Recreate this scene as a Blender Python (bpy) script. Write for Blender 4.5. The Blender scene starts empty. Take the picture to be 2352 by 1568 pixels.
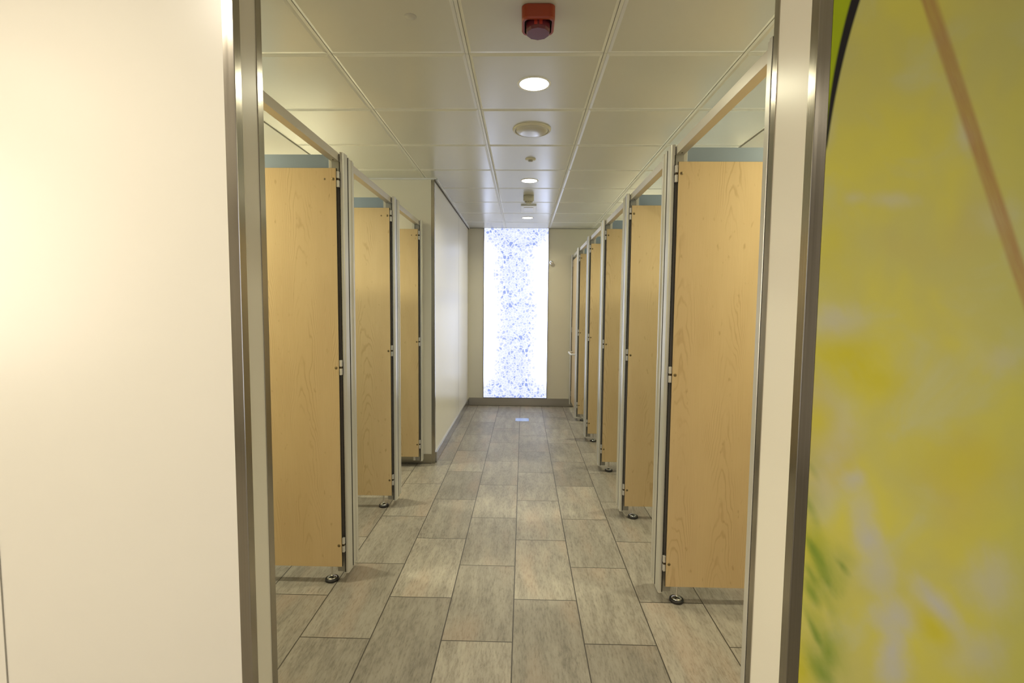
import bpy, bmesh, math, random
from mathutils import Matrix, Vector

scene = bpy.context.scene
COL = scene.collection

# ------------------------------------------------------------------ camera, world, exposure
CAM_H = 1.398
FPX, PITCH, YAW, ROLL = 1123.3, 0.0698, 0.0224, 0.0090


def camera():
    cp, sp = math.cos(PITCH), math.sin(PITCH)
    cy, sy = math.cos(YAW), math.sin(YAW)
    cr, sr = math.cos(ROLL), math.sin(ROLL)
    Yw = Matrix(((cy, sy, 0), (-sy, cy, 0), (0, 0, 1)))
    P = Matrix(((1, 0, 0), (0, cp, -sp), (0, sp, cp)))
    A = Matrix(((1, 0, 0), (0, 0, -1), (0, 1, 0)))
    Q = Matrix(((cr, -sr, 0), (sr, cr, 0), (0, 0, 1)))
    M = Q @ A @ P @ Yw
    cam = bpy.data.cameras.new('camera')
    cam.sensor_width = 36.0
    cam.lens = FPX / 2352 * 36.0
    cam.clip_start = 0.05
    o = bpy.data.objects.new('camera', cam)
    COL.objects.link(o)
    m = Matrix((M[0], -M[1], -M[2])).transposed().to_4x4()
    m.translation = (0, 0, CAM_H)
    o.matrix_world = m
    scene.camera = o


camera()
w = bpy.data.worlds.new('world')
w.use_nodes = True
w.node_tree.nodes['Background'].inputs[0].default_value = (0.02, 0.02, 0.02, 1)
w.node_tree.nodes['Background'].inputs[1].default_value = 0.0
scene.world = w
scene.view_settings.view_transform = 'Standard'
scene.view_settings.look = 'None'
scene.view_settings.gamma = 1.0
scene.view_settings.use_curve_mapping = False
scene.view_settings.exposure = 0.0

# light levels
CORRIDOR_W = 7.0
CUBICLE_W = 15.0
LOBBY_W = 9.5
LAMP_COL = (1.0, 0.95, 0.66)
LOBBY_COL = (1.0, 0.90, 0.72)
PANEL_E = 2.4
LOBBY_FILL_E = 6.4

# key dimensions
CEIL = 2.493
YF0, YF1L, YF1R = 1.13, 1.25, 1.33      # doorway wall: near face, far faces
XOL, XOR = -0.658, 0.640                # doorway reveals
XJ, YJ = -0.775, 4.27                   # corner of the jutting wall
YB = 6.88                               # end wall
XR, XL = 0.657, -0.870                  # cubicle fronts
PR = [2.26, 3.195, 4.13, 5.065, 6.0]    # near edges of the posts on the right
PL = [2.375, 3.305, 4.186]
POSTW = 0.165
WALL_R, WALL_L = 2.05, -2.30            # walls behind the cubicles


# ------------------------------------------------------------------ material helpers
class NT:
    def __init__(s, name):
        s.m = bpy.data.materials.new(name)
        s.m.use_nodes = True
        s.t = s.m.node_tree
        s.n = s.t.nodes
        s.b = s.n['Principled BSDF']

    def node(s, typ, **kw):
        n = s.n.new(typ)
        for k, v in kw.items():
            setattr(n, k, v)
        return n

    def link(s, a, b):
        s.t.links.new(a, b)

    def val(s, sock, v):
        if hasattr(v, 'is_output') or isinstance(v, bpy.types.NodeSocket):
            s.link(v, sock)
        else:
            sock.default_value = v

    def math(s, op, a, b=None, c=None, clamp=False):
        n = s.node('ShaderNodeMath', operation=op, use_clamp=clamp)
        s.val(n.inputs[0], a)
        if b is not None:
            s.val(n.inputs[1], b)
        if c is not None:
            s.val(n.inputs[2], c)
        return n.outputs[0]

    def smooth(s, v, lo, hi):
        n = s.node('ShaderNodeMapRange', interpolation_type='SMOOTHSTEP')
        s.val(n.inputs['Value'], v)
        n.inputs['From Min'].default_value = lo
        n.inputs['From Max'].default_value = hi
        return n.outputs[0]

    def mix(s, f, a, b, blend='MIX'):
        n = s.node('ShaderNodeMix', data_type='RGBA', blend_type=blend)
        s.val(n.inputs[0], f)
        for i, v in ((6, a), (7, b)):
            if isinstance(v, (tuple, list)):
                n.inputs[i].default_value = tuple(v) + ((1,) if len(v) == 3 else ())
            else:
                s.link(v, n.inputs[i])
        return n.outputs[2]

    def coord(s, out='Object'):
        return s.node('ShaderNodeTexCoord').outputs[out]

    def xyz(s, v):
        n = s.node('ShaderNodeSeparateXYZ')
        s.link(v, n.inputs[0])
        return n.outputs

    def comb(s, x, y, z):
        n = s.node('ShaderNodeCombineXYZ')
        s.val(n.inputs[0], x)
        s.val(n.inputs[1], y)
        s.val(n.inputs[2], z)
        return n.outputs[0]

    def mapping(s, v, scale=(1, 1, 1), loc=(0, 0, 0)):
        n = s.node('ShaderNodeMapping')
        s.link(v, n.inputs[0])
        n.inputs['Scale'].default_value = scale
        n.inputs['Location'].default_value = loc
        return n.outputs[0]

    def noise(s, v, scale, detail=3, rough=0.5, dist=0.0, out=0):
        n = s.node('ShaderNodeTexNoise')
        s.link(v, n.inputs['Vector'])
        n.inputs['Scale'].default_value = scale
        n.inputs['Detail'].default_value = detail
        n.inputs['Roughness'].default_value = rough
        n.inputs['Distortion'].default_value = dist
        return n.outputs[out]

    def bump(s, h, strength, dist=0.001):
        n = s.node('ShaderNodeBump')
        s.link(h, n.inputs['Height'])
        n.inputs['Strength'].default_value = strength
        n.inputs['Distance'].default_value = dist
        s.link(n.outputs[0], s.b.inputs['Normal'])


def plain(name, col, rough=0.5, metal=0.0, spec=0.5, coat=0.0, var=0.03):
    t = NT(name)
    v = t.noise(t.coord(), 6.0, 3)
    c0 = tuple(c * (1 - var) for c in col)
    c1 = tuple(min(1, c * (1 + var)) for c in col)
    t.link(t.mix(v, c0, c1), t.b.inputs['Base Color'])
    t.b.inputs['Roughness'].default_value = rough
    t.b.inputs['Metallic'].default_value = metal
    t.b.inputs['Specular IOR Level'].default_value = spec
    t.b.inputs['Coat Weight'].default_value = coat
    return t.m


def brushed(name, col, rough=0.28, axis='z', amt=0.12):
    """Metal with fine brush lines running along one axis."""
    t = NT(name)
    sc = {'z': (260, 260, 1.2), 'y': (260, 1.2, 260), 'x': (1.2, 260, 260)}[axis]
    v = t.noise(t.mapping(t.coord(), sc), 1.0, 2)
    c0 = tuple(c * (1 - amt) for c in col)
    c1 = tuple(min(1, c * (1 + amt)) for c in col)
    t.link(t.mix(v, c0, c1), t.b.inputs['Base Color'])
    t.b.inputs['Metallic'].default_value = 1.0
    n = t.node('ShaderNodeMapRange')
    t.link(v, n.inputs[0])
    n.inputs['To Min'].default_value = rough - 0.05
    n.inputs['To Max'].default_value = rough + 0.08
    t.link(n.outputs[0], t.b.inputs['Roughness'])
    return t.m


def wood(name='maple_laminate'):
    t = NT(name)
    oi = t.node('ShaderNodeObjectInfo')
    co = t.coord()
    x, y, z = t.xyz(co)[0:3]
    rx = t.math('MULTIPLY', oi.outputs['Random'], 17.3)
    along = t.math('ADD', x, y)                 # the board lies in the xz or the yz plane
    u = t.math('ADD', along, rx)
    zz = t.math('ADD', z, rx)
    # cathedral figure: nested pointed arches in columns, from a skewed parabola plus drift
    P = 0.21
    drift = t.noise(t.comb(0.0, 0.0, t.math('MULTIPLY', zz, 1.1)), 1.0, 2, 0.5)
    uu = t.math('ADD', t.math('DIVIDE', u, P), t.math('MULTIPLY', drift, 0.5))
    cf = t.math('SUBTRACT', t.math('FRACT', uu), 0.5)
    q2 = t.math('MULTIPLY', t.math('MULTIPLY', cf, cf), 4.2)
    wobn = t.noise(t.comb(t.math('MULTIPLY', u, 9.0), 0.0, t.math('MULTIPLY', zz, 2.6)), 1.0, 3, 0.55)
    ph = t.math('ADD', t.math('MULTIPLY', zz, 0.9), q2)
    ph = t.math('ADD', t.math('MULTIPLY', ph, 9.0), t.math('MULTIPLY', wobn, 6.0))
    ring = t.math('ABSOLUTE', t.math('SUBTRACT', t.math('FRACT', ph), 0.5))
    ring = t.smooth(ring, 0.0, 0.22)
    vis = t.smooth(t.noise(t.comb(t.math('MULTIPLY', u, 9.0), 3.3, t.math('MULTIPLY', zz, 2.2)), 1.0, 3), 0.42, 0.62)
    fine = t.noise(t.comb(t.math('MULTIPLY', u, 170.0), 0.0, t.math('MULTIPLY', zz, 5.0)), 1.0, 3, 0.6)
    cloud = t.noise(t.comb(t.math('MULTIPLY', u, 7.0), 1.7, t.math('MULTIPLY', zz, 1.8)), 1.0, 3, 0.55)
    fleck = t.noise(t.comb(t.math('MULTIPLY', u, 42.0), 5.0, t.math('MULTIPLY', zz, 18.0)), 1.0, 2, 0.5)
    c = t.mix(cloud, (0.60, 0.435, 0.225), (0.72, 0.545, 0.305))
    c = t.mix(t.math('MULTIPLY', fine, 0.42), c, (0.53, 0.37, 0.18))
    dark = t.math('MULTIPLY', t.math('SUBTRACT', 1.0, ring), t.math('MULTIPLY', vis, 0.44))
    c = t.mix(dark, c, (0.42, 0.26, 0.12))
    fl = t.math('MULTIPLY', t.smooth(fleck, 0.64, 0.78), 0.45)
    c = t.mix(fl, c, (0.36, 0.21, 0.09))
    t.link(c, t.b.inputs['Base Color'])
    t.b.inputs['Roughness'].default_value = 0.30
    t.b.inputs['Specular IOR Level'].default_value = 0.5
    return t.m


def floor_mat():
    t = NT('porcelain_floor_tiles')
    x, y, z = t.xyz(t.coord())[0:3]
    W, L = 0.300, 0.603
    xs = t.math('DIVIDE', t.math('SUBTRACT', x, -0.0305 - 12.0), W)
    col = t.math('FLOOR', xs)
    par = t.math('MODULO', col, 2.0)
    ys = t.math('DIVIDE', t.math('SUBTRACT', y, 6.4774 - 0.603 * 30), L)
    ys = t.math('ADD', ys, t.math('MULTIPLY', par, 0.5))
    row = t.math('FLOOR', ys)
    fx = t.math('SUBTRACT', xs, col)
    fy = t.math('SUBTRACT', ys, row)
    dx = t.math('MULTIPLY', t.math('MINIMUM', fx, t.math('SUBTRACT', 1.0, fx)), W)
    dy = t.math('MULTIPLY', t.math('MINIMUM', fy, t.math('SUBTRACT', 1.0, fy)), L)
    d = t.math('MINIMUM', dx, dy)
    grout = t.math('LESS_THAN', d, 0.0024)
    wn = t.node('ShaderNodeTexWhiteNoise', noise_dimensions='2D')
    t.link(t.comb(col, row, 0.0), wn.inputs['Vector'])
    rnd = wn.outputs['Value']
    rc = t.xyz(wn.outputs['Color'])
    # streaks along the tile, each tile cut from its own place and slightly skewed
    sx = t.math('ADD', x, t.math('MULTIPLY', t.math('MULTIPLY', t.math('SUBTRACT', rc[1], 0.5), 0.05), y))
    u = t.math('ADD', sx, t.math('MULTIPLY', rc[0], 31.0))
    v = t.math('ADD', y, t.math('MULTIPLY', rc[2], 53.0))
    st = t.noise(t.comb(t.math('MULTIPLY', u, 18.0), t.math('MULTIPLY', v, 3.2), 0.0), 1.0, 5, 0.66, 0.3)
    fi = t.noise(t.comb(t.math('MULTIPLY', u, 110.0), t.math('MULTIPLY', v, 20.0), 2.0), 1.0, 4, 0.75)
    gr = t.noise(t.comb(t.math('MULTIPLY', u, 240.0), t.math('MULTIPLY', v, 120.0), 2.0), 1.0, 2, 0.7)
    cl = t.noise(t.comb(t.math('MULTIPLY', u, 5.0), t.math('MULTIPLY', v, 1.3), 7.0), 1.0, 2, 0.5)
    c = t.mix(t.smooth(st, 0.28, 0.76), (0.235, 0.208, 0.172), (0.41, 0.37, 0.31))
    c = t.mix(t.math('MULTIPLY', t.smooth(cl, 0.50, 0.72), 0.8), c, (0.42, 0.325, 0.25))
    c = t.mix(t.math('MULTIPLY', t.smooth(fi, 0.38, 0.68), 0.48), c, (0.46, 0.42, 0.36))
    c = t.mix(t.math('MULTIPLY', t.smooth(fi, 0.50, 0.30), 0.5), c, (0.15, 0.13, 0.105))
    dk = t.math('MULTIPLY', t.math('MULTIPLY', t.smooth(gr, 0.60, 0.72), t.smooth(st, 0.52, 0.36)), 0.55)
    c = t.mix(dk, c, (0.07, 0.06, 0.05))
    hsv = t.node('ShaderNodeHueSaturation')
    t.link(c, hsv.inputs['Color'])
    t.link(t.math('ADD', 0.63, t.math('MULTIPLY', rnd, 0.27)), hsv.inputs['Value'])
    c = t.mix(grout, hsv.outputs[0], (0.045, 0.038, 0.03))
    t.link(c, t.b.inputs['Base Color'])
    t.link(t.math('ADD', 0.36, t.math('MULTIPLY', fi, 0.22)), t.b.inputs['Roughness'])
    t.b.inputs['Specular IOR Level'].default_value = 0.5
    t.bump(t.math('SUBTRACT', t.math('MULTIPLY', fi, 0.18), grout), 0.35, 0.0012)
    return t.m


def panel_mat():
    """Back-lit sheet printed with a mirrored mosaic of blue cells."""
    t = NT('backlit_printed_glass')
    x, y, z = t.xyz(t.coord())[0:3]           # local: x across (0 centre), z up
    zc = t.math('PINGPONG', t.math('ADD', z, 5.42), 0.65)      # mirrored repeats up the sheet
    seg = t.math('FLOOR', t.math('DIVIDE', t.math('ADD', z, 5.42), 1.30))
    sgn = t.math('SUBTRACT', t.math('MULTIPLY', t.math('MODULO', seg, 2.0), 2.0), 1.0)
    xx = t.math('MULTIPLY', x, sgn)
    v = t.comb(t.math('MULTIPLY', xx, 25.0), 0.0, t.math('MULTIPLY', zc, 26.0))
    wob = t.noise(v, 0.35, 2, 0.5, 0.0, 1)
    va = t.node('ShaderNodeVectorMath', operation='MULTIPLY_ADD')
    t.link(wob, va.inputs[0])
    va.inputs[1].default_value = (1.6, 0.0, 1.6)
    t.link(v, va.inputs[2])
    vor = t.node('ShaderNodeTexVoronoi', feature='DISTANCE_TO_EDGE')
    t.link(va.outputs[0], vor.inputs['Vector'])
    vor.inputs['Scale'].default_value = 1.0
    vc = t.node('ShaderNodeTexVoronoi', feature='F1')
    t.link(va.outputs[0], vc.inputs['Vector'])
    vc.inputs['Scale'].default_value = 1.0
    cr = t.xyz(vc.outputs['Color'])
    fill = t.smooth(vor.outputs['Distance'], 0.05, 0.20)
    tone = t.math('POWER', cr[0], 1.5)
    # column of ink down the middle, spreading at the top and the bottom
    wav = t.math('MULTIPLY', t.math('SINE', t.math('MULTIPLY', z, 4.3)), 0.025)
    ax = t.math('ABSOLUTE', t.math('ADD', x, wav))
    endd = t.math('MINIMUM', t.math('SUBTRACT', z, 0.0), t.math('SUBTRACT', 2.372, z))
    spread = t.math('MULTIPLY', t.smooth(endd, 0.34, 0.0), 0.30)
    ax = t.math('SUBTRACT', ax, spread)
    nz = t.noise(t.comb(t.math('MULTIPLY', xx, 9.0), 0.0, t.math('MULTIPLY', zc, 9.0)), 1.0, 3, 0.6)
    ax = t.math('ADD', ax, t.math('MULTIPLY', t.math('SUBTRACT', nz, 0.5), 0.13))
    core = t.smooth(ax, 0.27, 0.10)
    near = t.smooth(ax, 0.46, 0.26)
    halo = t.smooth(ax, 0.36, 0.14)
    c = t.mix(near, (1.30, 1.50, 2.15), (0.415, 0.425, 0.46))
    c = t.mix(t.math('MULTIPLY', core, 0.62), c, (0.285, 0.318, 0.41))
    ln = t.smooth(vor.outputs['Distance'], 0.09, 0.0)
    c = t.mix(t.math('MULTIPLY', ln, t.math('MULTIPLY', halo, 0.7)), c, (0.42, 0.43, 0.46))
    cell = t.math('MULTIPLY', t.math('MULTIPLY', fill, halo), t.math('ADD', 0.10, t.math('MULTIPLY', tone, 1.0)))
    c = t.mix(cell, c, (0.125, 0.165, 0.345))
    t.link(c, t.b.inputs['Emission Color'])
    t.b.inputs['Emission Strength'].default_value = PANEL_E
    t.b.inputs['Base Color'].default_value = (0.08, 0.09, 0.12, 1)
    t.b.inputs['Roughness'].default_value = 0.12
    return t.m


def mural_mat():
    """Soft out-of-focus yellow-green print. Works in metres on the wall: x across, z up."""
    t = NT('printed_mural_film')
    x, y, z = t.xyz(t.coord())[0:3]
    base = t.noise(t.comb(t.math('MULTIPLY', x, 3.3), 0.0, t.math('MULTIPLY', z, 3.0)), 1.0, 3, 0.55, 0.4)
    pale = t.noise(t.comb(t.math('MULTIPLY', x, 4.2), 4.0, t.math('MULTIPLY', z, 4.4)), 1.0, 4, 0.55, 0.6)
    c = t.mix(t.smooth(base, 0.32, 0.68), (0.63, 0.59, 0.18), (0.72, 0.66, 0.11))
    c = t.mix(t.math('MULTIPLY', t.smooth(pale, 0.48, 0.72), 0.60), c, (0.62, 0.62, 0.34))
    org = t.noise(t.comb(t.math('MULTIPLY', x, 2.6), 9.0, t.math('MULTIPLY', z, 2.4)), 1.0, 2, 0.5)
    c = t.mix(t.math('MULTIPLY', t.smooth(org, 0.55, 0.75), 0.35), c, (0.60, 0.44, 0.14))
    # greener towards the right side of the print
    c = t.mix(t.math('MULTIPLY', t.smooth(x, 0.95, 1.30), 0.55), c, (0.50, 0.53, 0.15))

    def blob(cx, cz, rx, rz, ang, colr, k, soft=0.35, wob=0.25):
        nonlocal c
        ca, sa = math.cos(ang), math.sin(ang)
        px = t.math('SUBTRACT', x, cx)
        pz = t.math('SUBTRACT', z, cz)
        a = t.math('DIVIDE', t.math('ADD', t.math('MULTIPLY', px, ca), t.math('MULTIPLY', pz, sa)), rx)
        b = t.math('DIVIDE', t.math('SUBTRACT', t.math('MULTIPLY', pz, ca), t.math('MULTIPLY', px, sa)), rz)
        d = t.math('SQRT', t.math('ADD', t.math('MULTIPLY', a, a), t.math('MULTIPLY', b, b)))
        d = t.math('ADD', d, t.math('MULTIPLY', t.math('SUBTRACT', wn, 0.5), wob * 4))
        m = t.math('MULTIPLY', t.smooth(d, 1.0 + soft, 1.0 - soft * 1.6), k)
        c = t.mix(m, c, colr)

    wn = t.noise(t.comb(t.math('ADD', t.math('MULTIPLY', x, 26.0), t.math('MULTIPLY', z, 12.0)), 2.0, t.math('MULTIPLY', z, 14.0)), 1.0, 3, 0.55)
    grey = (0.62, 0.60, 0.50)
    for (px, pz, rx, rz, a, k) in MURAL_PALE:
        blob(px, pz, rx, rz, a, grey, k, 0.7)
    for (px, pz, rx, rz, a, k) in MURAL_YELLOW:
        blob(px, pz, rx, rz, a, (0.68, 0.60, 0.02), k, 0.6)
    for (px, pz, rx, rz, a, k) in MURAL_GREEN:
        blob(px, pz, rx * 0.85, rz * 1.35, a, (0.10, 0.24, 0.03), k * 0.85, 0.9, 0.35)
        blob(px + 0.006, pz + 0.02, rx * 2.2, rz * 1.6, a, (0.34, 0.42, 0.05), k * 0.5, 0.8, 0.3)
    # brown stalk running down to the right
    t0 = t.math('SUBTRACT', x, t.math('ADD', 0.871, t.math('MULTIPLY', t.math('SUBTRACT', 2.071, z), 0.408)))
    bm = t.smooth(t.math('ABSOLUTE', t0), 0.024, 0.010)
    bn = t.noise(t.comb(t.math('MULTIPLY', t0, 55.0), 1.0, t.math('MULTIPLY', z, 9.0)), 1.0, 3, 0.6)
    fade = t.smooth(z, 0.9, 1.6)
    c = t.mix(t.math('MULTIPLY', t.math('MULTIPLY', bm, fade), t.math('ADD', 0.42, t.math('MULTIPLY', bn, 0.5))), c, (0.44, 0.22, 0.085))
    # near-black curved blade at the left edge, bright green outside it
    h = t.math('MAXIMUM', t.math('SUBTRACT', z, 1.748), 0.0)
    xc = t.math('ADD', 0.668, t.math('ADD', t.math('MULTIPLY', h, 0.035), t.math('MULTIPLY', t.math('MULTIPLY', h, h), 0.340)))
    dd = t.math('SUBTRACT', x, xc)
    outside = t.math('MULTIPLY', t.smooth(dd, 0.006, -0.006), t.smooth(z, 1.74, 1.80))
    c = t.mix(outside, c, (0.42, 0.52, 0.012))
    hw = t.math('ADD', 0.001, t.math('MULTIPLY', t.math('POWER', h, 0.6), 0.019))
    e = t.math('SUBTRACT', t.math('ABSOLUTE', dd), hw)
    bl = t.math('MULTIPLY', t.smooth(e, 0.003, -0.004), t.smooth(z, 1.742, 1.765))
    c = t.mix(bl, c, (0.022, 0.019, 0.02))
    t.link(c, t.b.inputs['Base Color'])
    t.b.inputs['Roughness'].default_value = 0.62
    t.b.inputs['Specular IOR Level'].default_value = 0.25
    return t.m


# blobs: x, z, radius x, radius z, tilt, strength
MURAL_PALE = [
    (0.708, 1.367, 0.060, 0.042, 0.00, 0.75),
    (0.771, 1.008, 0.026, 0.022, 0.00, 0.80),
    (0.796, 0.924, 0.032, 0.060, 0.10, 0.60),
    (0.816, 0.861, 0.034, 0.040, 0.20, 0.90),
    (0.844, 0.788, 0.040, 0.060, 0.30, 0.70),
    (0.886, 0.678, 0.055, 0.042, -0.30, 0.90),
    (0.886, 0.594, 0.034, 0.060, 0.00, 1.00),
    (0.985, 0.704, 0.026, 0.080, 0.75, 1.00),
    (1.103, 0.765, 0.060, 0.080, 0.30, 0.60),
    (1.084, 1.288, 0.045, 0.030, 0.00, 0.40),
    (0.720, 1.134, 0.055, 0.080, 0.10, 0.55),
    (0.703, 0.985, 0.040, 0.070, 0.10, 0.40),
    (0.821, 1.644, 0.050, 0.018, 0.00, 0.50),
    (0.735, 1.648, 0.020, 0.014, 0.00, 0.40),
    (0.968, 1.786, 0.016, 0.034, 0.30, 0.50),
    (1.080, 0.590, 0.070, 0.060, 0.00, 0.50),
    (0.890, 0.541, 0.040, 0.040, 0.00, 0.70),
    (0.670, 1.795, 0.014, 0.040, 0.00, 0.30),
    (1.052, 1.606, 0.050, 0.040, 0.00, 0.30),
]
MURAL_YELLOW = [
    (0.723, 1.295, 0.091, 0.060, 0.00, 0.80),
    (0.684, 1.143, 0.045, 0.060, 0.10, 0.70),
    (0.664, 0.546, 0.040, 0.080, 0.20, 0.80),
    (0.977, 0.650, 0.030, 0.070, 0.70, 0.70),
    (0.798, 1.232, 0.080, 0.040, 0.00, 0.60),
    (0.688, 1.547, 0.060, 0.101, 0.00, 0.35),
    (1.006, 1.052, 0.121, 0.070, 0.00, 0.40),
    (0.674, 0.859, 0.030, 0.091, 0.20, 0.50),
]
MURAL_GREEN = [
    (0.673, 0.943, 0.010, 0.026, 0.45, 0.60),
    (0.686, 0.839, 0.009, 0.030, 0.50, 0.75),
    (0.708, 0.806, 0.013, 0.042, 0.55, 0.90),
    (0.724, 0.759, 0.011, 0.026, 0.50, 0.90),
    (0.756, 0.799, 0.008, 0.018, 0.70, 0.70),
    (0.692, 0.727, 0.012, 0.026, 0.50, 0.85),
    (0.684, 0.779, 0.008, 0.020, 0.50, 0.70),
    (0.736, 0.584, 0.016, 0.024, 0.30, 0.95),
    (0.721, 0.539, 0.020, 0.036, 0.55, 0.95),
    (0.692, 0.654, 0.009, 0.034, 0.45, 0.75),
    (0.707, 0.622, 0.008, 0.022, 0.45, 0.60),
    (0.733, 0.700, 0.014, 0.040, 0.40, 0.35),
    (0.674, 1.031, 0.008, 0.022, 0.50, 0.35),
]

M = {}
M['wall'] = plain('cream_laminate_wall', (0.76, 0.72, 0.62), 0.30, spec=0.5, var=0.012)
M['wall_dull'] = plain('cream_painted_wall', (0.70, 0.66, 0.55), 0.55, spec=0.4, var=0.012)
M['lobby_floor'] = plain('pale_lobby_floor', (0.22, 0.20, 0.16), 0.4)
M['lobby'] = plain('warm_lobby_wall', (0.50, 0.47, 0.40), 0.55, var=0.02)
M['tile_metal'] = plain('white_metal_ceiling_tile', (0.60, 0.59, 0.53), 0.26, spec=0.65, var=0.01)
M['tile_edge_lit'] = plain('white_metal_tile_edge_lit', (0.72, 0.71, 0.65), 0.32, spec=0.5, var=0.01)  # tile metal made lighter, for the light that bevels and strips catch
M['plaster'] = plain('white_ceiling_plaster', (0.74, 0.71, 0.65), 0.6, var=0.01)
M['gap'] = plain('dark_shadow_gap', (0.09, 0.08, 0.065), 0.8)
M['steel_z'] = brushed('brushed_steel_upright', (0.42, 0.39, 0.34), 0.18, 'z')
M['steel_x'] = brushed('brushed_steel_skirting', (0.40, 0.37, 0.30), 0.30, 'x')
M['steel_y'] = brushed('brushed_steel_skirting_side', (0.46, 0.46, 0.46), 0.17, 'y')
M['alu'] = plain('satin_anodised_aluminium', (0.64, 0.62, 0.56), 0.32, 0.5, var=0.02)
M['alu_dk'] = plain('dull_aluminium', (0.36, 0.345, 0.30), 0.45, 0.6, var=0.02)
M['rail'] = plain('rail_aluminium', (0.66, 0.62, 0.55), 0.36, 0.55, var=0.02)
M['wood'] = wood()
M['core'] = plain('black_core_and_groove_shade', (0.025, 0.02, 0.015), 0.5)  # door cores; also stands in for shade in the post grooves and slots
M['blue'] = plain('blue_grey_laminate', (0.27, 0.335, 0.41), 0.42, var=0.03)
M['hinge'] = plain('nickel_hinge', (0.72, 0.69, 0.66), 0.3, 0.6)
M['screw'] = plain('dark_screw_recess', (0.07, 0.045, 0.02), 0.5, 0.3)
M['screw_rim'] = plain('brass_tinted_screw', (0.26, 0.19, 0.09), 0.4, 0.7)
M['plug'] = plain('tan_plug', (0.40, 0.29, 0.15), 0.5)
M['chrome'] = plain('polished_chrome', (0.74, 0.72, 0.69), 0.10, 1.0, var=0.01)
M['rubber'] = plain('black_rubber', (0.018, 0.016, 0.015), 0.45)
M['floor'] = floor_mat()
M['panel'] = panel_mat()
M['panel_edge'] = plain('dark_blue_glass_edge', (0.03, 0.035, 0.09), 0.3)
M['mural'] = mural_mat()
M['red'] = plain('red_sounder_plastic', (0.30, 0.042, 0.010), 0.38, var=0.04)
M['red_lens'] = plain('dark_red_beacon_lens', (0.13, 0.018, 0.026), 0.25, spec=0.6)
M['red_lens2'] = plain('bright_red_beacon_window', (0.42, 0.03, 0.012), 0.3)
M['black'] = plain('black_plastic', (0.03, 0.012, 0.01), 0.5)
M['ivory'] = plain('ivory_plastic', (0.62, 0.58, 0.46), 0.4)
M['white'] = plain('white_plastic', (0.78, 0.78, 0.78), 0.3)
M['pearl'] = plain('pearl_speaker_grille', (0.58, 0.56, 0.52), 0.25, 0.3)
M['spot'] = plain('dull_cover_paint', (0.52, 0.50, 0.44), 0.6)
M['plate'] = plain('polished_floor_plate', (0.36, 0.46, 0.66), 0.18, 0.9)

_l = NT('lamp_lens')
_l.b.inputs['Base Color'].default_value = (0.9, 0.88, 0.8, 1)
_l.b.inputs['Emission Color'].default_value = (1.0, 0.95, 0.82, 1)
_l.b.inputs['Emission Strength'].default_value = 9.0
M['lens'] = _l.m


# ------------------------------------------------------------------ mesh helpers
def box(bm, x0, x1, y0, y1, z0, z1, bev=0.0, mi=0):
    v = [bm.verts.new(p) for p in ((x0, y0, z0), (x1, y0, z0), (x1, y1, z0), (x0, y1, z0),
                                   (x0, y0, z1), (x1, y0, z1), (x1, y1, z1), (x0, y1, z1))]
    fs = [bm.faces.new([v[i] for i in q]) for q in
          ((0, 3, 2, 1), (4, 5, 6, 7), (0, 1, 5, 4), (1, 2, 6, 5), (2, 3, 7, 6), (3, 0, 4, 7))]
    for f in fs:
        f.material_index = mi
    if bev > 0:
        es = set(e for f in fs for e in f.edges)
        r = bmesh.ops.bevel(bm, geom=list(es), offset=bev, segments=2, profile=0.5, affect='EDGES', clamp_overlap=True)
        for f in r['faces']:
            f.material_index = mi
    return fs


def prism(bm, pts, z0, z1, mi=0):
    """pts: outline in the xy plane, extruded along z."""
    a = [bm.verts.new((p[0], p[1], z0)) for p in pts]
    b = [bm.verts.new((p[0], p[1], z1)) for p in pts]
    n = len(pts)
    fs = [bm.faces.new(a), bm.faces.new(b[::-1])]
    for i in range(n):
        fs.append(bm.faces.new((a[i], a[(i + 1) % n], b[(i + 1) % n], b[i])))
    for f in fs:
        f.material_index = mi
    return fs


def lathe(bm, prof, seg=40, c=(0, 0, 0), mi=0, axis='z'):
    rings = []
    for r, h in prof:
        if r < 1e-6:
            p = {'z': (c[0], c[1], c[2] + h), 'y': (c[0], c[1] + h, c[2]), 'x': (c[0] + h, c[1], c[2])}[axis]
            rings.append([bm.verts.new(p)])
        else:
            rg = []
            for i in range(seg):
                a = 2 * math.pi * i / seg
                ca, sa = r * math.cos(a), r * math.sin(a)
                p = {'z': (c[0] + ca, c[1] + sa, c[2] + h), 'y': (c[0] + ca, c[1] + h, c[2] + sa),
                     'x': (c[0] + h, c[1] + ca, c[2] + sa)}[axis]
                rg.append(bm.verts.new(p))
            rings.append(rg)
    for k in range(len(rings) - 1):
        A, B = rings[k], rings[k + 1]
        for i in range(seg):
            j = (i + 1) % seg
            if len(A) == 1 and len(B) == 1:
                continue
            if len(A) == 1:
                f = bm.faces.new((A[0], B[j], B[i]))
            elif len(B) == 1:
                f = bm.faces.new((A[i], A[j], B[0]))
            else:
                f = bm.faces.new((A[i], A[j], B[j], B[i]))
            f.material_index = mi
            f.smooth = True
    for rg, flip in ((rings[0], True), (rings[-1], False)):
        if len(rg) > 1:
            f = bm.faces.new(rg[::-1] if flip else rg)
            f.material_index = mi


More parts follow.
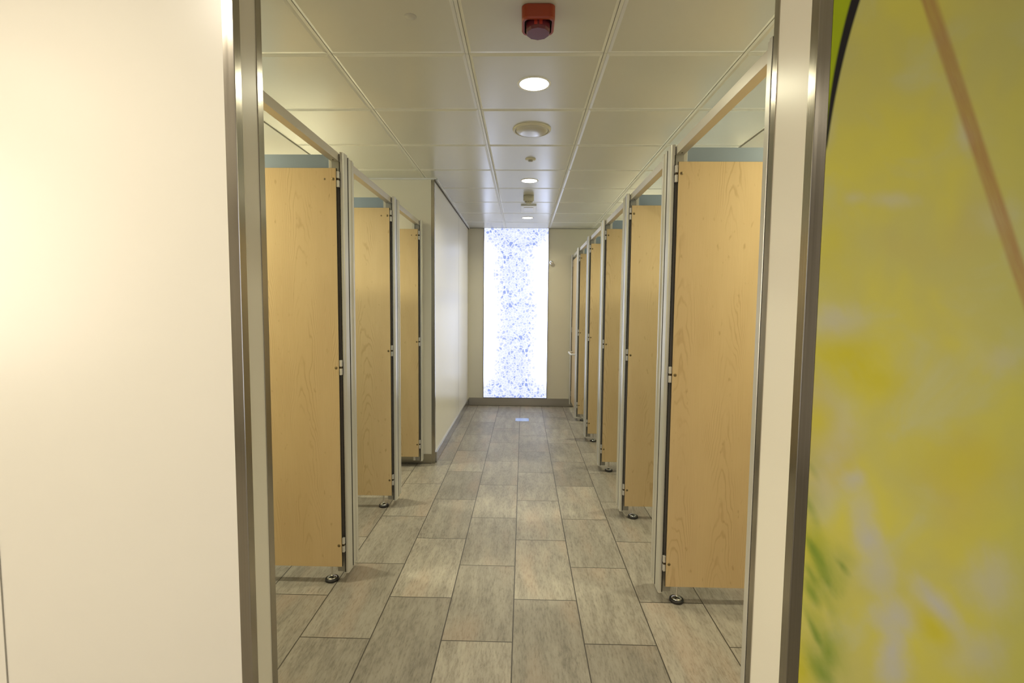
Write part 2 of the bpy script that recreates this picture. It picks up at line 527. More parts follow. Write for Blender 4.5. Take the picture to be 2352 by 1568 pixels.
def tube(bm, pts, r, seg=12, mi=0):
    pts = [Vector(p) for p in pts]
    rings = []
    up = Vector((0.13, 0.21, 0.97)).normalized()
    for i, p in enumerate(pts):
        d = ((pts[i + 1] - p) if i == 0 else (p - pts[i - 1]) if i == len(pts) - 1 else (pts[i + 1] - pts[i - 1])).normalized()
        s = d.cross(up).normalized()
        u = s.cross(d).normalized()
        rings.append([bm.verts.new(p + r * (math.cos(2 * math.pi * k / seg) * s + math.sin(2 * math.pi * k / seg) * u)) for k in range(seg)])
    for a, b in zip(rings, rings[1:]):
        for k in range(seg):
            f = bm.faces.new((a[k], a[(k + 1) % seg], b[(k + 1) % seg], b[k]))
            f.smooth = True
            f.material_index = mi
    bm.faces.new(rings[0][::-1])
    bm.faces.new(rings[-1])


def obj(name, bm, mats, parent=None, loc=None, smooth=False):
    bmesh.ops.recalc_face_normals(bm, faces=bm.faces[:])
    me = bpy.data.meshes.new(name)
    bm.to_mesh(me)
    bm.free()
    for m in (mats if isinstance(mats, (list, tuple)) else [mats]):
        me.materials.append(M[m] if isinstance(m, str) else m)
    o = bpy.data.objects.new(name, me)
    COL.objects.link(o)
    if parent:
        o.parent = parent
    if loc:
        o.location = loc
    return o


def tag(o, label, cat, group=None):
    o['label'] = label
    o['category'] = cat
    if group:
        o['group'] = group
    return o


def thing(name, label, cat, loc, group=None):
    o = bpy.data.objects.new(name, None)
    COL.objects.link(o)
    o.location = loc
    o.empty_display_size = 0.05
    return tag(o, label, cat, group)


def struct(name, bm, mats, loc=None):
    o = obj(name, bm, mats, None, loc)
    o['kind'] = 'structure'
    return o


def copytree(o, loc, label, parent=None):
    c = o.copy()
    COL.objects.link(c)
    if parent is None:
        c.location = loc
        c['label'] = label
    else:
        c.parent = parent
    for ch in list(o.children):
        copytree(ch, None, None, c)
    return c


def B():
    return bmesh.new()


# ------------------------------------------------------------------ the room shell
LX0, LX1, LY0 = -3.7, 2.6, -3.0          # lobby extent
bm = B(); box(bm, LX0 - 0.1, LX1 + 0.1, YF0, YB + 0.15, -0.10, 0.0); struct('floor', bm, 'floor')
bm = B(); box(bm, LX0 - 0.1, LX1 + 0.1, LY0 - 0.1, YF0 - 0.0005, -0.10, 0.0); struct('floor_lobby', bm, 'lobby_floor')


def ceiling():
    bm = B()
    top = CEIL + 0.10
    z0 = CEIL + 0.012
    box(bm, LX0 - 0.1, LX1 + 0.1, LY0 - 0.1, YB + 0.15, z0, top, 0, 1)      # dark void over the joints
    xs = [-1.57, -0.8565, -0.2565, 0.3435, 0.9435, 1.46]
    ys = [YF1L - 0.01] + [2.2008 + 0.6 * k for k in range(-1, 8)] + [YB + 0.01]
    flat, sb = 0.021, 0.0035

    def tile(xa, xb, ya, yb, ga, gb):
        # ga: x edge half gap, gb: y edge half gap. Bevelled tray.
        o = [(xa + ga, ya + gb), (xb - ga, ya + gb), (xb - ga, yb - gb), (xa + ga, yb - gb)]
        i = [(xa + flat, ya + flat), (xb - flat, ya + flat), (xb - flat, yb - flat), (xa + flat, yb - flat)]
        t = [bm.verts.new((p[0], p[1], z0 + 0.002)) for p in o]
        a = [bm.verts.new((p[0], p[1], CEIL + sb)) for p in o]
        b = [bm.verts.new((p[0], p[1], CEIL)) for p in i]
        bm.faces.new(b).material_index = 0
        for k in range(4):
            j = (k + 1) % 4
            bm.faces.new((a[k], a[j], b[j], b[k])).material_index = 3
            bm.faces.new((t[k], t[j], a[j], a[k])).material_index = 0
    for i in range(len(xs) - 1):
        for j in range(len(ys) - 1):
            tile(xs[i], xs[i + 1], ys[j], ys[j + 1], 0.0080, 0.0008)
    for x in xs[1:-1]:                                   # carrier strips between the columns
        for j in range(len(ys) - 1):
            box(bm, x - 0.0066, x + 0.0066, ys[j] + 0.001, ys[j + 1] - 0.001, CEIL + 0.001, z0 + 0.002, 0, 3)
    # plain margins over the backs of the cubicles and the lobby ceiling
    box(bm, LX0, -1.574, YF1L - 0.01, YB + 0.1, CEIL + 0.001, z0 + 0.002, 0, 2)
    box(bm, 1.464, LX1, YF1L - 0.01, YB + 0.1, CEIL + 0.001, z0 + 0.002, 0, 2)
    box(bm, LX0 - 0.1, LX1 + 0.1, LY0 - 0.1, YF1L - 0.014, CEIL, z0 + 0.002, 0, 2)
    o = struct('ceiling', bm, ['tile_metal', 'gap', 'plaster', 'tile_edge_lit'])
    return o


ceiling()
# doorway wall
bm = B(); box(bm, LX0, XOL - 0.001, YF0 + 0.001, YF1L - 0.001, 0, CEIL + 0.01)
struct('wall_front_left', bm, 'wall')
bm = B(); box(bm, XOR + 0.001, LX1, YF0 + 0.001, YF1R - 0.001, 0, CEIL + 0.01)
struct('wall_front_right', bm, 'wall')
# panel joint far left in the wall
bm = B(); box(bm, -1.2795, -1.2765, YF0 - 0.0002, YF0 + 0.004, 0, CEIL); struct('trim_1', bm, 'alu_dk')


def angle(name, x, y, sx, sy, a, b, z1=CEIL, z0=0.0, mat='steel_z'):
    """L shaped metal corner: the corner is at (x,y); legs run sx*a in x and sy*b in y."""
    t = 0.0022
    bm = B()
    r = 0.0016
    pts = [(x + sx * a, y), (x + sx * r, y), (x + sx * r * 0.3, y + sy * r * 0.3), (x, y + sy * r), (x, y + sy * b),
           (x + sx * t, y + sy * b), (x + sx * t, y + sy * t), (x + sx * a, y + sy * t)]
    prism(bm, pts, z0, z1)
    return struct(name, bm, mat)


# the room side of the doorway: near and far corner angles, left and right
angle('trim_2', XOL + 0.001, YF0 - 0.001, -1, 1, 0.026, 0.026)
angle('trim_3', XOL + 0.001, YF1L + 0.001, -1, -1, 0.026, 0.026)
angle('trim_4', XOR - 0.001, YF0 - 0.001, 1, 1, 0.029, 0.030)
angle('trim_5', XOR - 0.001, YF1R + 0.001, 1, -1, 0.026, 0.026)

# jutting wall block and end wall
bm = B()
box(bm, WALL_L, XJ, YJ, YB + 0.12, 0, CEIL + 0.01)
struct('wall_left', bm, 'wall')
angle('trim_6', XJ + 0.001, YJ - 0.001, -1, 1, 0.030, 0.028)
bm = B(); box(bm, XJ - 0.0005, XJ + 0.0006, 5.86, 5.863, 0.10, CEIL); struct('trim_7', bm, 'alu_dk')
bm = B(); box(bm, XJ, WALL_R, YB, YB + 0.12, 0, CEIL + 0.01); struct('wall_back', bm, 'wall_dull')
bm = B(); box(bm, WALL_R, WALL_R + 0.1, YF1R, YB, 0, CEIL + 0.01); struct('wall_right', bm, 'wall_dull')
bm = B(); box(bm, WALL_L - 0.1, WALL_L, YF1L, YB, 0, CEIL + 0.01); struct('wall_behind_left_cubicles', bm, 'wall_dull')
# perimeter angle and shadow gap along the top of the jutting wall
bm = B()
box(bm, XJ + 0.001, XJ + 0.006, YJ - 0.012, YB - 0.001, CEIL - 0.022, CEIL - 0.010, 0, 1)
box(bm, XJ + 0.001, XJ + 0.024, YJ - 0.02, YB - 0.001, CEIL - 0.010, CEIL + 0.001, 0, 0)
struct('trim_8', bm, ['white', 'gap'])
bm = B()
box(bm, WALL_L, XJ + 0.024, YJ - 0.022, YJ - 0.001, CEIL - 0.010, CEIL + 0.001, 0, 0)
struct('trim_9', bm, ['white'])
bm = B()
box(bm, XJ + 0.025, WALL_R, YB - 0.012, YB - 0.0005, CEIL - 0.008, CEIL + 0.001)
struct('trim_10', bm, 'alu_dk')
# skirtings
bm = B(); box(bm, XJ + 0.014, WALL_R, YB - 0.012, YB - 0.0005, 0.004, 0.112, 0.001)
box(bm, XJ + 0.014, WALL_R, YB - 0.006, YB - 0.0005, 0.0, 0.004, 0, 1)
struct('baseboard_back', bm, ['steel_x', 'gap'])
bm = B(); box(bm, XJ + 0.0005, XJ + 0.012, YJ + 0.03, YB - 0.001, 0.004, 0.095, 0.001)
box(bm, XJ + 0.0005, XJ + 0.006, YJ + 0.03, YB - 0.001, 0.0, 0.004, 0, 1)
struct('baseboard_left', bm, ['steel_y', 'gap'])
bm = B(); box(bm, WALL_L, XJ - 0.031, YJ - 0.012, YJ - 0.0005, 0.004, 0.085, 0.001)
box(bm, WALL_L, XJ - 0.031, YJ - 0.006, YJ - 0.0005, 0.0, 0.004, 0, 1)
struct('baseboard_left_front', bm, ['steel_x', 'gap'])
# lobby walls (behind the camera)
bm = B(); box(bm, LX0 - 0.1, LX1 + 0.1, LY0 - 0.1, LY0, 0, CEIL + 0.01); struct('wall_lobby_rear', bm, 'lobby')
bm = B(); box(bm, LX0 - 0.1, LX0, LY0, YF0, 0, CEIL + 0.01); struct('wall_lobby_left', bm, 'lobby')
bm = B(); box(bm, LX1, LX1 + 0.1, LY0, YF0, 0, CEIL + 0.01); struct('wall_lobby_right', bm, 'lobby')

# ------------------------------------------------------------------ mural
bm = B(); box(bm, XOR + 0.029, LX1 - 0.002, YF0 - 0.0015, YF0 + 0.0008, 0.0, CEIL - 0.001)
tag(obj('wall_mural', bm, 'mural'), 'yellow green blurred nature mural covering the wall right of the doorway', 'mural')


# ------------------------------------------------------------------ cubicle fronts
PZ0, PZ1 = 0.045, 2.130
DZ0, DZ1 = 0.090, 2.050


def F(s, pts):
    return [(s * v, u) for (u, v) in pts]


def sbox(bm, s, v0, v1, u0, u1, z0, z1, bev=0.0, mi=0):
    a, b = sorted((s * v0, s * v1))
    return box(bm, a, b, u0, u1, z0, z1, bev, mi)


def make_post(s, label, loc, group, w=POSTW, g=0.058, jamb=True):
    """Aluminium post: u runs away from the camera, v into the cubicle."""
    t = thing('cubicle_post', label, 'post', loc, group)
    bm = B()
    r = 0.010
    arc = [(r - r * math.cos(a), r - r * math.sin(a)) for a in [i * math.pi / 16 for i in range(9)]]
    pts = [(0, 0.016)] + arc + [(g - 0.0012, 0.0), (g, 0.0012), (g, 0.016)]
    prism(bm, F(s, pts), PZ0, PZ1)
    obj('hinge_side_cover', bm, 'alu', t)
    bm = B()
    u0 = g + (0.015 if w > 0.1 else 0.008)
    p = [(u0, 0.016), (u0, 0.001), (u0 + 0.001, 0.0), (u0 + 0.014, 0.0), (u0 + 0.0165, 0.0055)]
    m = (u0 + 0.0165 + w) / 2
    if w - u0 > 0.06:
        p += [(m - 0.007, 0.0055), (m - 0.004, 0.001), (m, 0.0), (m + 0.004, 0.001), (m + 0.007, 0.0055)]
    p += [(w - 0.003, 0.0055), (w, 0.008), (w, 0.016)]
    prism(bm, F(s, p), PZ0 + 0.002, PZ1 - 0.004)
    obj('latch_side_cover', bm, 'alu', t)
    bm = B()
    sbox(bm, s, 0.0165, 0.0605, 0.010, w - 0.004, PZ0 + 0.004, PZ1 - 0.006, 0.0008)
    sbox(bm, s, 0.0130, 0.0162, g - 0.001, u0 + 0.001, PZ0 + 0.004, PZ1 - 0.006, 0, 1)  # black backing, puts the groove's shade into the colour
    sbox(bm, s, 0.014, 0.020, 0.0, 0.010, PZ0 + 0.006, DZ1 + 0.035, 0, 1)  # black strip in place of the shade in the slot beside the hinges
    obj('core_profile', bm, ['alu_dk', 'core'], t)
    bm = B()
    sbox(bm, s, 0.0015, 0.0128, u0 - 0.0032, u0 - 0.0002, PZ0 + 0.004, PZ1 - 0.006)  # black strip on the groove wall, added so the groove looks shaded
    obj('groove_shade', bm, 'core', t)
    return t


GP = 'aluminium posts of the cubicle fronts'
ordR = ['nearest full', 'second', 'third', 'fourth', 'fifth']
posts_r = []
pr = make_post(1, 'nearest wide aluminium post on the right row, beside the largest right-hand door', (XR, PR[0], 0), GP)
lab = ['', 'aluminium cubicle post on the right row, next behind the largest right-hand door',
       'aluminium cubicle post in the middle of the right row, third wide post from the doorway',
       'aluminium cubicle post far down the right row, fourth wide post from the doorway',
       'aluminium cubicle post far down the right row, just before the closed door']
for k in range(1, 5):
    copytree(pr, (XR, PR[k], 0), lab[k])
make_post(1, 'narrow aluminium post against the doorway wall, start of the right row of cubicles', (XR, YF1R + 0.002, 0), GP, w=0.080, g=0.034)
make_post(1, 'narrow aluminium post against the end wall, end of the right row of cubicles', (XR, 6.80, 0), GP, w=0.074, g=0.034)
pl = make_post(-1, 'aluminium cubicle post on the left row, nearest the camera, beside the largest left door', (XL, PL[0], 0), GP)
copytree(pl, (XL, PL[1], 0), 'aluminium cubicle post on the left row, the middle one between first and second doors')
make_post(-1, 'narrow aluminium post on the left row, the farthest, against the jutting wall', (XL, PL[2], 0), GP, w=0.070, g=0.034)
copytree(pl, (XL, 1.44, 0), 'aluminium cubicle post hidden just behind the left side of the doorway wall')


def make_rail(s, y0, y1, label):
    t = thing('head_rail', label, 'rail', (0, y0, 0), 'head rails over the cubicle door openings')
    L = y1 - y0
    X = XR if s > 0 else XL
    bm = B()
    a, b = sorted((X + s * 0.0215, X + s * 0.0585))
    box(bm, a, b, 0.001, L + 0.009, 2.088, 2.126, 0.0012)
    obj('rail_bar', bm, 'rail', t)
    bm = B()
    lathe(bm, [(0.0, -0.0015), (0.003, -0.0015), (0.0036, 0)], 14, ((a + b) / 2, L - 0.022, 2.088), 0)
    obj('screw', bm, 'screw', t)
    return t


ends = [YF1R + 0.082] + [y + POSTW for y in PR]
near = PR + [6.80]
rl = ['head rail of the nearest right-hand cubicle, thickest and highest in the photo',
      'head rail over the second right-hand cubicle opening',
      'head rail over the third right-hand cubicle opening',
      'head rail over the fourth right-hand cubicle opening',
      'head rail over the fifth right-hand cubicle opening',
      'head rail over the closed door at the far right end']
for a, b, l in zip(ends, near, rl):
    make_rail(1, a, b, l)
for a, b, l in zip([1.605] + [y + POSTW for y in PL[:2]], PL,
                   ['head rail of the nearest left-hand cubicle, cut by the doorway edge',
                    'head rail between the first and second left-hand posts',
                    'head rail between the second and third left-hand posts, by the jutting wall']):
    make_rail(-1, a, b, l)


def door_screws(bm, s, v, y, z, r=0.0062):
    pass


def make_door(s, label, loc, extra=False):
    t = thing('cubicle_door', label, 'door', loc, 'maple laminate doors standing open in the cubicles')
    y0, y1 = -0.023, -0.010
    v0, v1 = 0.026, 0.742
    bm = B()
    sbox(bm, s, v0, v1, y0 + 0.001, y1 - 0.001, DZ0, DZ1, 0.0, 1)       # black core
    sbox(bm, s, v0 + 0.0006, v1 - 0.0006, y0, y0 + 0.0015, DZ0 + 0.0006, DZ1 - 0.0006, 0, 0)
    sbox(bm, s, v0 + 0.0006, v1 - 0.0006, y1 - 0.0015, y1, DZ0 + 0.0006, DZ1 - 0.0006, 0, 0)
    d = obj('door_leaf', bm, ['wood', 'core'], t)
    for z in (1.998, 1.095, 0.199):
        bm = B()
        for za, zb in ((z - 0.036, z - 0.004), (z + 0.006, z + 0.038)):
            sbox(bm, s, 0.0145, 0.0255, y0 + 0.003, y1 + 0.004, za, zb, 0.0012)
        sbox(bm, s, 0.0155, 0.0245, y0 + 0.005, y1 + 0.002, z - 0.004, z + 0.006, 0, 1)
        obj('hinge', bm, ['hinge', 'screw'], t)
        bm = B()
        lathe(bm, [(0.0, -0.0008), (0.0022, -0.0008), (0.0024, -0.0006)], 16, (s * 0.0405, y0, z), 1, 'y')
        lathe(bm, [(0.0, -0.0005), (0.0070, -0.0005), (0.0078, 0.0002)], 20, (s * 0.0405, y0, z), 0, 'y')
        obj('screw', bm, ['screw_rim', 'screw'], t)
    if extra:
        bm = B()
        lathe(bm, [(0.0, -0.0007), (0.0022, -0.0007), (0.0024, -0.0005)], 16, (s * 0.081, y0, 1.998), 1, 'y')
        lathe(bm, [(0.0, -0.0004), (0.0056, -0.0004), (0.0060, 0.0002)], 20, (s * 0.081, y0, 1.998), 0, 'y')
        obj('plug', bm, ['plug', 'screw'], t)
    # slide latch on the free edge
    bm = B()
    sbox(bm, s, v1 - 0.055, v1 - 0.010, y0 - 0.016, y0 - 0.0005, 0.98, 1.05, 0.003)
    obj('latch', bm, 'hinge', t)
    return t


dr = make_door(1, 'open maple door on the right row, largest and nearest the camera', (XR, PR[0], 0))
for k, l in ((1, 'open maple door on the right row, second from the doorway'),
             (2, 'open maple door in the middle of the right row, third from the doorway'),
             (3, 'narrow-looking open maple door far down the right row, fourth from the doorway'),
             (4, 'thinnest visible open maple door on the right row, next to the closed end door')):
    copytree(dr, (XR, PR[k], 0), l)
dl = make_door(-1, 'open maple door on the left row, largest and nearest the camera', (XL, PL[0], 0), True)
copytree(dl, (XL, PL[1], 0), 'open maple door in the middle of the left row')
copytree(dl, (XL, PL[2], 0), 'open maple door on the left row, farthest, before the jutting cream wall')

# the closed door at the end of the right row
t = thing('cubicle_door', 'closed maple door with a pale pull bar at the far end of the right row', 'door', (XR, 6.17, 0))
bm = B()
box(bm, 0.023, 0.034, 0.0, 0.622, DZ0, DZ1, 0, 1)
box(bm, 0.0218, 0.0232, 0.0006, 0.6214, DZ0 + 0.0006, DZ1 - 0.0006, 0, 0)
obj('door_leaf', bm, ['wood', 'core'], t)
for z in (1.998, 1.095, 0.199):
    bm = B()
    box(bm, 0.018, 0.030, 0.616, 0.628, z - 0.036, z + 0.036, 0.001)
    obj('hinge', bm, 'hinge', t)
    bm = B()
    lathe(bm, [(0.0, -0.0008), (0.0058, -0.0006), (0.0064, 0.0)], 18, (0.0216, 0.59, z), 0, 'x')
    obj('screw', bm, 'screw_rim', t)
bm = B()
tube(bm, [(0.024, 0.08, 0.80), (-0.020, 0.085, 0.80), (-0.035, 0.10, 0.80), (-0.038, 0.13, 0.80), (-0.038, 0.40, 0.80),
          (-0.035, 0.43, 0.80), (-0.020, 0.445, 0.80), (0.024, 0.45, 0.80)], 0.012, 14)
obj('pull_bar', bm, 'white', t)
t['group'] = 'maple laminate doors of the cubicles'


def make_partition(s, label, loc, depth):
    t = thing('partition_panel', label, 'partition', loc, 'blue laminate partitions between the cubicles')
    uc = 0.046
    bm = B()
    sbox(bm, s, 0.066, depth, uc - 0.0085, uc + 0.0085, 0.115, 2.130, 0.0)
    obj('panel_sheet', bm, 'blue', t)
    bm = B()
    sbox(bm, s, 0.0615, 0.070, uc - 0.0145, uc + 0.0145, 0.112, 2.131, 0.0006)
    sbox(bm, s, 0.068, 0.081, uc - 0.0145, uc - 0.0085, 0.112, 2.131, 0.0006)
    sbox(bm, s, 0.068, 0.081, uc + 0.0085, uc + 0.0145, 0.112, 2.131, 0.0006)
    obj('edge_channel', bm, 'alu', t)
    for v in (0.092, depth - 0.25):
        c = (s * v, uc - 0.034, 0)
        bm = B()
        lathe(bm, [(0.0, 0.014), (0.0245, 0.014), (0.0235, 0.017), (0.019, 0.0205), (0.012, 0.0235), (0.006, 0.027), (0.0042, 0.032),
                   (0.0052, 0.055), (0.0085, 0.095), (0.0105, 0.116), (0.0, 0.116)], 28, c)
        f = obj('foot', bm, 'chrome', t)
        bm = B()
        lathe(bm, [(0.0, 0.0), (0.031, 0.0), (0.0335, 0.003), (0.0335, 0.010), (0.031, 0.0145), (0.0255, 0.0155), (0.0, 0.0155)], 28, c)
        obj('rubber_ring', bm, 'rubber', f)
    return t


pp = make_partition(1, 'blue partition behind the nearest open door on the right, on chrome feet', (XR, PR[0], 0), WALL_R - XR)
for k, l in ((1, 'blue partition behind the second open door on the right'),
             (2, 'blue partition behind the third open door on the right'),
             (3, 'blue partition behind the fourth open door on the right'),
             (4, 'blue partition before the closed door at the right end')):
    copytree(pp, (XR, PR[k], 0), l)
pq = make_partition(-1, 'blue partition behind the nearest open door on the left, on chrome feet', (XL, PL[0], 0), abs(WALL_L - XL))
copytree(pq, (XL, PL[1], 0), 'blue partition behind the middle open door on the left')
bm = B()
box(bm, -0.081, -0.0615, 0.005, 0.034, 0.05, 2.131, 0.0006)
tag(obj('wall_channel', bm, 'alu', None, (XL, PL[2], 0)), 'slim aluminium wall channel behind the farthest left door, on the jutting wall', 'channel')

# ------------------------------------------------------------------ back-lit panel at the end of the corridor
t = thing('light_panel', 'tall backlit white and blue mosaic panel on the end wall', 'light panel', (-0.1065, YB - 0.014, 0.119))
bm = B()
box(bm, -0.4455, 0.4455, 0.0, 0.010, 0.0, 2.372)
obj('printed_sheet', bm, 'panel', t)
bm = B()
box(bm, -0.4505, -0.4458, -0.0015, 0.0135, 0.0, 2.372)
box(bm, 0.4458, 0.4505, -0.0015, 0.0135, 0.0, 2.372)
box(bm, -0.4505, 0.4505, -0.0015, 0.0135, -0.009, -0.0005)
obj('edge_strip', bm, 'panel_edge', t)

# ------------------------------------------------------------------ ceiling fittings


def area(name, loc, watts, size, spread=2.6, parent=None, col=LAMP_COL):
    l = bpy.data.lights.new(name, 'AREA')
    l.shape = 'DISK'
    l.size = size
    l.energy = watts
    l.color = col
    l.spread = spread
    o = bpy.data.objects.new(name, l)
    COL.objects.link(o)
    o.location = loc
    if parent:
        o.parent = parent
    return o


def make_downlight(label, loc, watts, group, r=0.075, col=LAMP_COL):
    t = thing('downlight', label, 'ceiling light', loc, group)
    bm = B()
    lathe(bm, [(r - 0.004, -0.001), (r + 0.001, -0.0045), (r + 0.005, -0.0035), (r + 0.008, 0.0), (r + 0.008, 0.004), (r - 0.004, 0.004)], 48)
    obj('trim_ring', bm, 'white', t)
    bm = B()
    lathe(bm, [(0, -0.0015), (r - 0.004, -0.0012), (r - 0.003, 0.003), (0, 0.003)], 48)
    obj('lens', bm, 'lens', t)
    area('downlight_lamp', (0, 0, -0.008), watts, 2 * r - 0.02, parent=t, col=col)
    return t


G1 = 'downlights along the corridor ceiling'
make_downlight('round bright downlight over the corridor, nearest, behind the red sounder', (0.042, 2.488, CEIL), CORRIDOR_W, G1)
make_downlight('round bright downlight in the middle of the corridor ceiling', (0.042, 4.328, CEIL), CORRIDOR_W, G1, 0.070)
make_downlight('round bright downlight farthest away, next to the end wall', (0.040, 6.085, CEIL), CORRIDOR_W, G1, 0.068)
# cubicle lights, out of view above the rows
cy = [1.83] + [(a + b) / 2 + 0.08 for a, b in zip(PR, PR[1:])] + [6.45]
for i, y in enumerate(cy):
    make_downlight('downlight over the right-hand cubicles, out of the picture (%s from the doorway)' %
                   ['first', 'second', 'third', 'fourth', 'fifth', 'sixth'][i], (1.62, y, CEIL), CUBICLE_W, 'downlights over the cubicles')
for i, y in enumerate([1.95, 2.92, 3.85]):
    make_downlight('downlight over the left-hand cubicles, out of the picture (%s from the doorway)' %
                   ['first', 'second', 'third'][i], (-1.88, y, CEIL), CUBICLE_W * 1.35, 'downlights over the cubicles')
lob = [(-1.05, 0.42, 0.8), (-0.85, -0.15, 0.8), (-2.9, -1.0, 0.6), (-0.75, -0.85, 0.4), (-0.9, -1.7, 0.3), (1.4, -0.6, 1.0), (-2.3, -0.1, 0.5)]  # last two are added, to brighten the doorway reveals
for i, (x, y, k) in enumerate(lob):
    make_downlight('lobby downlight behind the camera, out of the picture (%s)' %
                   ['by the cream wall', 'left of the camera', 'far left', 'behind left', 'rear left', 'added to the right', 'added second from the left'][i],
                   (x, y, CEIL), LOBBY_W * k, 'downlights in the lobby', col=LOBBY_COL)

# lit panels added in the unseen lobby to brighten walls and doorway
t = thing('light_panel', 'bluish fill panel added on the lobby rear wall behind the camera, out of the picture', 'light panel', (0.3, LY0 + 0.004, 0.2))
bm = B(); box(bm, -0.7, 0.7, 0.0, 0.010, 0.0, 2.2)
_p = NT('added_lobby_fill')
_p.b.inputs['Emission Color'].default_value = (0.78, 0.86, 1.15, 1)
_p.b.inputs['Emission Strength'].default_value = 1.6
obj('fill_sheet', bm, _p.m, t)
t2 = thing('light_panel', 'large warm fill panel added on the far left lobby wall, out of the picture', 'light panel', (LX0 + 0.004, -0.5, 0.95))  # unseen, added to light the right doorway reveal from the left
bm = B(); box(bm, 0.0, 0.010, -1.2, 1.2, 0.0, 1.45)
_q = NT('added_warm_lobby_fill')
_q.b.inputs['Emission Color'].default_value = (1.0, 0.90, 0.72, 1)
_q.b.inputs['Emission Strength'].default_value = LOBBY_FILL_E
obj('fill_sheet', bm, _q.m, t2)
for x0, x1 in ((-0.71, -0.7005), (0.7005, 0.71)):
    bm = B(); box(bm, x0, x1, 0.0, 0.012, 0.0, 2.2)
    obj('edge_strip', bm, 'panel_edge', t)

# red fire alarm sounder with beacon
t = thing('fire_alarm_sounder', 'red fire alarm sounder beacon on the ceiling near the doorway', 'alarm', (0.044, 1.905, CEIL))
bm = B()


def rrect(hx, hy, r, n=6):
    pts = []
    for cx, cy_, a0 in ((hx - r, hy - r, 0), (-hx + r, hy - r, 90), (-hx + r, -hy + r, 180), (hx - r, -hy + r, 270)):
        for i in range(n + 1):
            a = math.radians(a0 + 90 * i / n)
            pts.append((cx + r * math.cos(a), cy_ + r * math.sin(a)))
    return pts


def loft(bm, loops, mi=0, cap0=True, cap1=True):
    rs = [[bm.verts.new(p) for p in lp] for lp in loops]
    n = len(rs[0])
    for a, b in zip(rs, rs[1:]):
        for k in range(n):
            f = bm.faces.new((a[k], a[(k + 1) % n], b[(k + 1) % n], b[k]))
            f.material_index = mi
    if cap0:
        bm.faces.new(rs[0][::-1]).material_index = mi
    if cap1:
        bm.faces.new(rs[-1]).material_index = mi
    return rs


loops = [[(x, y, z) for x, y in rrect(h, h, 0.022)] for h, z in ((0.058, 0.0), (0.061, -0.004), (0.0605, -0.046), (0.057, -0.052))]
rs = loft(bm, loops, 0, True, False)
inner = [[(x, y, z) for x, y in rrect(h, h, 0.018)] for h, z in ((0.050, -0.052), (0.048, -0.030))]
rr = [[bm.verts.new(p) for p in lp] for lp in inner]
for a, b in ((rs[-1], rr[0]), (rr[0], rr[1])):
    for k in range(len(a)):
        bm.faces.new((a[k], a[(k + 1) % len(a)], b[(k + 1) % len(a)], b[k])).material_index = 0 if a is rs[-1] else 1
bm.faces.new(rr[1]).material_index = 1
obj('sounder_body', bm, ['red', 'black'], t)
bm = B()
n = 10
lp = []
for r, z in ((0.046, -0.031), (0.046, -0.066), (0.0425, -0.076)):
    lp.append([(r * math.cos(2 * math.pi * (i + .5) / n), r * math.sin(2 * math.pi * (i + .5) / n), z) for i in range(n)])
loft(bm, lp)
bl = obj('beacon_lens', bm, 'red_lens', t)
bm = B(); box(bm, -0.015, 0.015, -0.0448, -0.0428, -0.064, -0.040)
obj('beacon_window', bm, 'red_lens2', bl)

# ceiling speaker
t = thing('ceiling_speaker', 'round domed ceiling speaker behind the first downlight', 'speaker', (0.041, 3.101, CEIL))
bm = B()
lathe(bm, [(0.118, 0.003), (0.118, -0.003), (0.114, -0.010), (0.106, -0.013), (0.102, -0.010), (0.102, 0.003)], 56)
obj('rim', bm, 'ivory', t)
bm = B()
lathe(bm, [(0.102, 0.0), (0.100, -0.010), (0.088, -0.018), (0.065, -0.024), (0.035, -0.0275), (0.0, -0.028)], 56)
obj('grille', bm, 'pearl', t)

# small sensor
t = thing('ceiling_sensor', 'small round ceiling sensor between the speaker and the middle downlight', 'sensor', (0.042, 3.705, CEIL))
bm = B(); lathe(bm, [(0.037, 0.002), (0.039, -0.003), (0.034, -0.008), (0.018, -0.010), (0.0, -0.010)], 40); obj('cover', bm, 'ivory', t)
bm = B(); lathe(bm, [(0.017, -0.009), (0.0165, -0.017), (0.012, -0.020), (0.0, -0.020)], 32); obj('sensor_eye', bm, 'alu_dk', t)

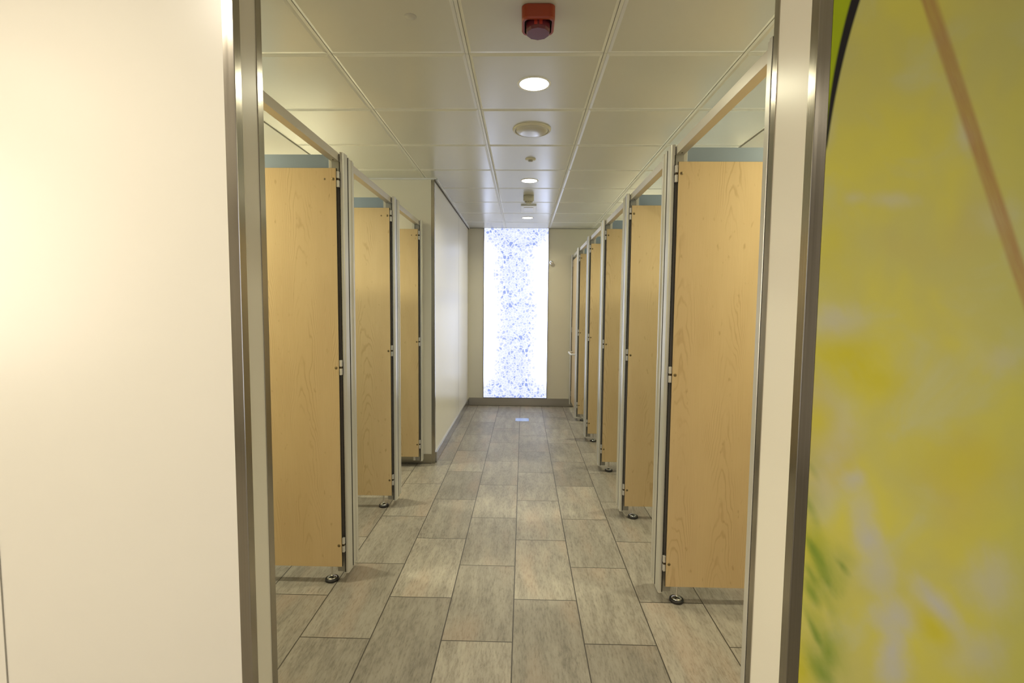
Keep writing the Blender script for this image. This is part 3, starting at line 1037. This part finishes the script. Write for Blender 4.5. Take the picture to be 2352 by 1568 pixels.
# smoke detector
t = thing('smoke_detector', 'ivory smoke detector on a deep base, farther down the corridor ceiling', 'smoke detector', (0.041, 4.90, CEIL))
bm = B(); lathe(bm, [(0.052, 0.002), (0.052, -0.048), (0.049, -0.052), (0.0, -0.052)], 44); obj('base', bm, 'ivory', t)
bm = B(); lathe(bm, [(0.042, -0.051), (0.040, -0.058), (0.034, -0.060), (0.034, -0.066), (0.026, -0.070), (0.026, -0.075), (0.012, -0.080), (0.0, -0.080)], 36)
hd = obj('detector_head', bm, 'ivory', t)
bm = B()
for i in range(12):
    a = 2 * math.pi * i / 12
    c = (0.0345 * math.cos(a), 0.0345 * math.sin(a))
    box(bm, c[0] - 0.003, c[0] + 0.003, c[1] - 0.003, c[1] + 0.003, -0.0655, -0.0605)
obj('vent_slots', bm, 'black', hd)

# square emergency-light plate
t = thing('square_ceiling_fitting', 'square white ceiling fitting before the farthest downlight', 'ceiling fitting', (0.046, 5.50, CEIL))
bm = B(); box(bm, -0.083, 0.083, -0.19, 0.19, -0.016, 0.001, 0.003); obj('frame', bm, 'white', t)
bm = B(); box(bm, -0.052, 0.052, -0.115, 0.115, -0.020, -0.015, 0.001); obj('diffuser', bm, 'pearl', t)

# flat round cover on the ceiling tile, upper left
bm = B(); lathe(bm, [(0.0, 0.0008), (0.023, 0.0008), (0.023, -0.0006), (0.0, -0.0006)], 36)
tag(obj('round_cover', bm, 'spot', None, (-0.439, 1.925, CEIL)), 'faint flat round cover on the ceiling tile left of the red sounder', 'cover')

# hook on the end wall
t = thing('coat_hook', 'small round chrome hook on the end wall right of the light panel', 'hook', (0.384, YB, 2.02))
bm = B(); lathe(bm, [(0.0, 0.001), (0.022, 0.001), (0.022, -0.005), (0.010, -0.008), (0.0, -0.008)], 28, axis='y'); obj('rose', bm, 'chrome', t)
bm = B(); lathe(bm, [(0.0, -0.007), (0.006, -0.007), (0.006, -0.026), (0.018, -0.032), (0.026, -0.042), (0.026, -0.052), (0.017, -0.062), (0.0, -0.065)], 28, axis='y')
obj('knob', bm, 'chrome', t)

# plate in the floor
t = thing('floor_plate', 'small shiny rectangular metal plate let into the floor before the end wall', 'floor plate', (0.0, 6.02, 0.0))
bm = B(); box(bm, -0.083, 0.083, -0.083, 0.083, -0.001, 0.0022, 0.0006); obj('cover', bm, 'plate', t)
for sx in (-1, 1):
    for sy in (-1, 1):
        bm = B()
        lathe(bm, [(0.0, 0.0028), (0.004, 0.0028), (0.004, 0.0018)], 14, (sx * 0.074, sy * 0.074, 0))
        obj('screw', bm, 'screw', t)
